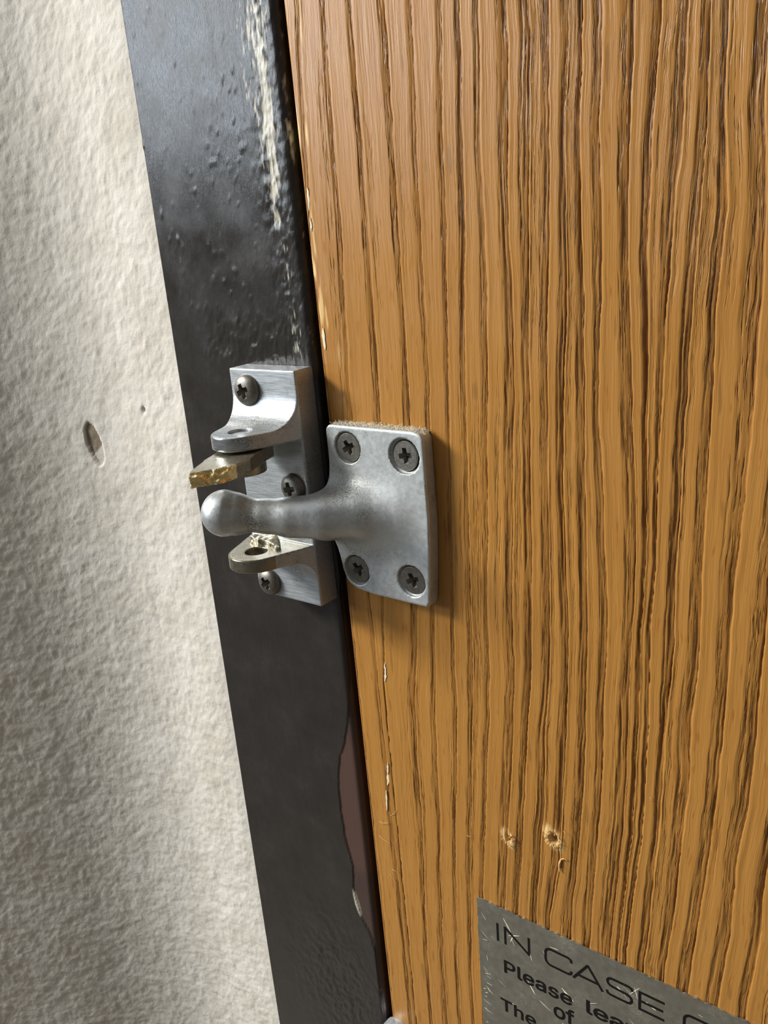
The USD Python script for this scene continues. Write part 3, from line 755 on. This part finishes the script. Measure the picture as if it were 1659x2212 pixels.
# ------------------------------------------------------------------ foil plaque
plaque = thing("notice_plaque", (0.0456, 0, Z0 - 0.1252), label="scratched grey metal notice plaque reading IN CASE at the door's lower right", category="sign")
tilt = math.radians(-0.9)


def on_plaque(m2, lift, thick):
    """A mesh in plaque millimetres (x right, y up from the top-left corner, z out) set on the door."""
    v = np.array(m2.vertices)
    c, s = math.cos(tilt), math.sin(tilt)
    xx_, zz_2 = v[:, 0] * c - v[:, 1] * s, v[:, 0] * s + v[:, 1] * c
    m = trimesh.Trimesh(to_world(np.stack([xx_, v[:, 2] * thick + lift, zz_2], 1)), m2.faces, process=False)
    if m.volume < 0:
        m.invert()
    return m


PW, PH = 152.0, 92.0
g = np.random.default_rng(4)
# edge nibbled a little, sheet dished slightly over the grain
ed = [(t, 0.12 * g.normal()) for t in np.linspace(0, PW, 150)] + [(PW + 0.1 * g.normal(), -t) for t in np.linspace(1, PH, 60)] + [(t, -PH + 0.1 * g.normal()) for t in np.linspace(PW, 0, 100)] + [(0.10 * g.normal(), -t) for t in np.linspace(PH - 1, 1, 90)]
sheet = trimesh.creation.extrude_polygon(sg.Polygon(ed).buffer(0), 1.0, engine="earcut")
obj("plate", on_plaque(sheet, 0.05, 0.55), "plaque_foil", plaque)


def stroke(lines, w):
    return shapely.ops.unary_union([sg.LineString(l).buffer(w / 2, cap_style=2, join_style=1) for l in lines])


def arc(cx_a, cy_a, rx, ry, a0, a1, n=12):
    return [(cx_a + rx * math.cos(math.radians(a)), cy_a + ry * math.sin(math.radians(a))) for a in np.linspace(a0, a1, n)]


CAP, ST = 7.0, 0.84
h_ = ST / 2


def glyph(ch, w):
    t, b, m_ = CAP - h_, h_, CAP / 2
    if ch == "I": return stroke([[(h_, 0), (h_, CAP)]], ST)
    if ch == "N": return stroke([[(h_, 0), (h_, CAP)], [(h_, CAP - 0.3), (w - h_, 0.3)], [(w - h_, 0), (w - h_, CAP)]], ST)
    if ch == "C": return stroke([[(w - 0.1, b + 1.5), (w - 0.25, b + 0.5), (w - 1.2, b)] + [(2.2, b)] + arc(2.2, b + 2, 1.9, 2, 270, 180) + arc(2.2, t - 2, 1.9, 2, 180, 90) + [(w - 1.2, t), (w - 0.25, t - 0.5), (w - 0.1, t - 1.5)]], ST)
    if ch == "O": return stroke([arc(2.2, b + 2, 1.9, 2, 270, 180) + arc(2.2, t - 2, 1.9, 2, 180, 90) + arc(w - 2.2, t - 2, 1.9, 2, 90, 0) + arc(w - 2.2, b + 2, 1.9, 2, 0, -90) + [(2.2, b)]], ST)
    if ch == "A": return stroke([[(0.3, 0), (w / 2 - 0.1, CAP), (w / 2 + 0.1, CAP), (w - 0.3, 0)], [(w * 0.19, 2.0), (w * 0.81, 2.0)]], ST)
    if ch == "E": return stroke([[(h_, 0), (h_, CAP)], [(0, t), (w, t)], [(0, m_), (w * 0.95, m_)], [(0, b), (w, b)]], ST)
    if ch == "S": return stroke([[(w - 0.2, t - 1.2), (w - 0.5, t - 0.3), (w - 1.5, t), (1.9, t)] + arc(1.9, t - 1.42, 1.5, 1.42, 90, 270) + [(w - 1.9, m_ - 0.05)] + arc(w - 1.9, b + 1.45, 1.5, 1.45, 90, -90) + [(1.5, b), (0.5, b + 0.3), (0.2, b + 1.2)]], ST)


def lettering(shape, dx, dy, name="lettering"):
    shape = affinity.translate(shape, dx, dy)
    ms = [trimesh.creation.extrude_polygon(p, 1.0, engine="earcut") for p in getattr(shape, "geoms", [shape])]
    obj(name, on_plaque(trimesh.util.concatenate(ms), 0.58, 0.06), "black_print", plaque)


# letters at their left edges (mm from the plaque's left edge), base line 13.4 below its top
big = [("I", 7.0, 1), ("N", 9.8, 9.4), ("C", 24.3, 9.2), ("A", 33.7, 10.2), ("S", 44.7, 8.4), ("E", 54.7, 7.8), ("O", 67.9, 10.5)]
lettering(shapely.ops.unary_union([affinity.translate(glyph(ch, w), dx, 0) for ch, dx, w in big]), 0, -13.5)


def small(text, x0, base, cap, width, bold=True):
    m = meshkit.text_mesh(text, cap, 1.0, bold)
    v = np.array(m.vertices)
    k = width / (v[:, 0].max() - v[:, 0].min())
    m.vertices = np.stack([(v[:, 0] - v[:, 0].min()) * k + x0, v[:, 1] + base, v[:, 2] / max(v[:, 2].max(), 1e-9)], 1)
    obj("lettering", on_plaque(m, 0.58, 0.06), "black_print", plaque)


small("Please", 9.3, -25.1, 4.9, 24.3)
small("leav", 38.2, -24.6, 4.9, 17.8)
small("The", 7.4, -41.5, 4.7, 13.2)
small("of", 27.0, -32.5, 5.4, 7.2)
# pale scuffs across the foil
sc = []
for k in range(46):
    x0 = g.uniform(0.5, 75) if k > 18 else g.uniform(0.3, 3.0); y0 = -g.uniform(3, 55)
    a = g.uniform(-1.4, 0.6); L = g.uniform(0.8, 4.0)
    sc.append(sg.Polygon(ragged(x0, y0, x0 + L * math.cos(a), y0 + L * math.sin(a), g.uniform(0.08, 0.22), 5, seed=100 + k)).buffer(0))
for k, (x0, y0, x1, y1, w) in enumerate([(9.8, -3.4, 12.3, -7.5, 0.5), (11.4, -9.4, 15.5, -7.4, 0.3), (13, -9, 12.1, -11.5, 0.4), (18, -24, 20.5, -28, 0.5), (22, -29.5, 26, -31.5, 0.3), (30, -34, 36, -36, 0.4), (30, -20, 34, -23, 0.7), (52, -9.5, 55, -5.5, 0.22), (53.5, -6, 54.5, -10, 0.22), (57, -9.5, 60, -10.8, 0.6), (48, -9, 50, -10, 0.5)]):
    sc.append(sg.Polygon(ragged(x0, y0, x1, y1, w, 8, seed=200 + k)).buffer(0))
sc = shapely.ops.unary_union(sc)
ms = [trimesh.creation.extrude_polygon(p, 1.0, engine="earcut") for p in getattr(sc, "geoms", [sc]) if p.area > 1e-3]
obj("scuff_marks", on_plaque(trimesh.util.concatenate(ms), 0.585, 0.05), "dust_fibre", plaque, kind="stuff", label="pale scuffs scratched into the foil")
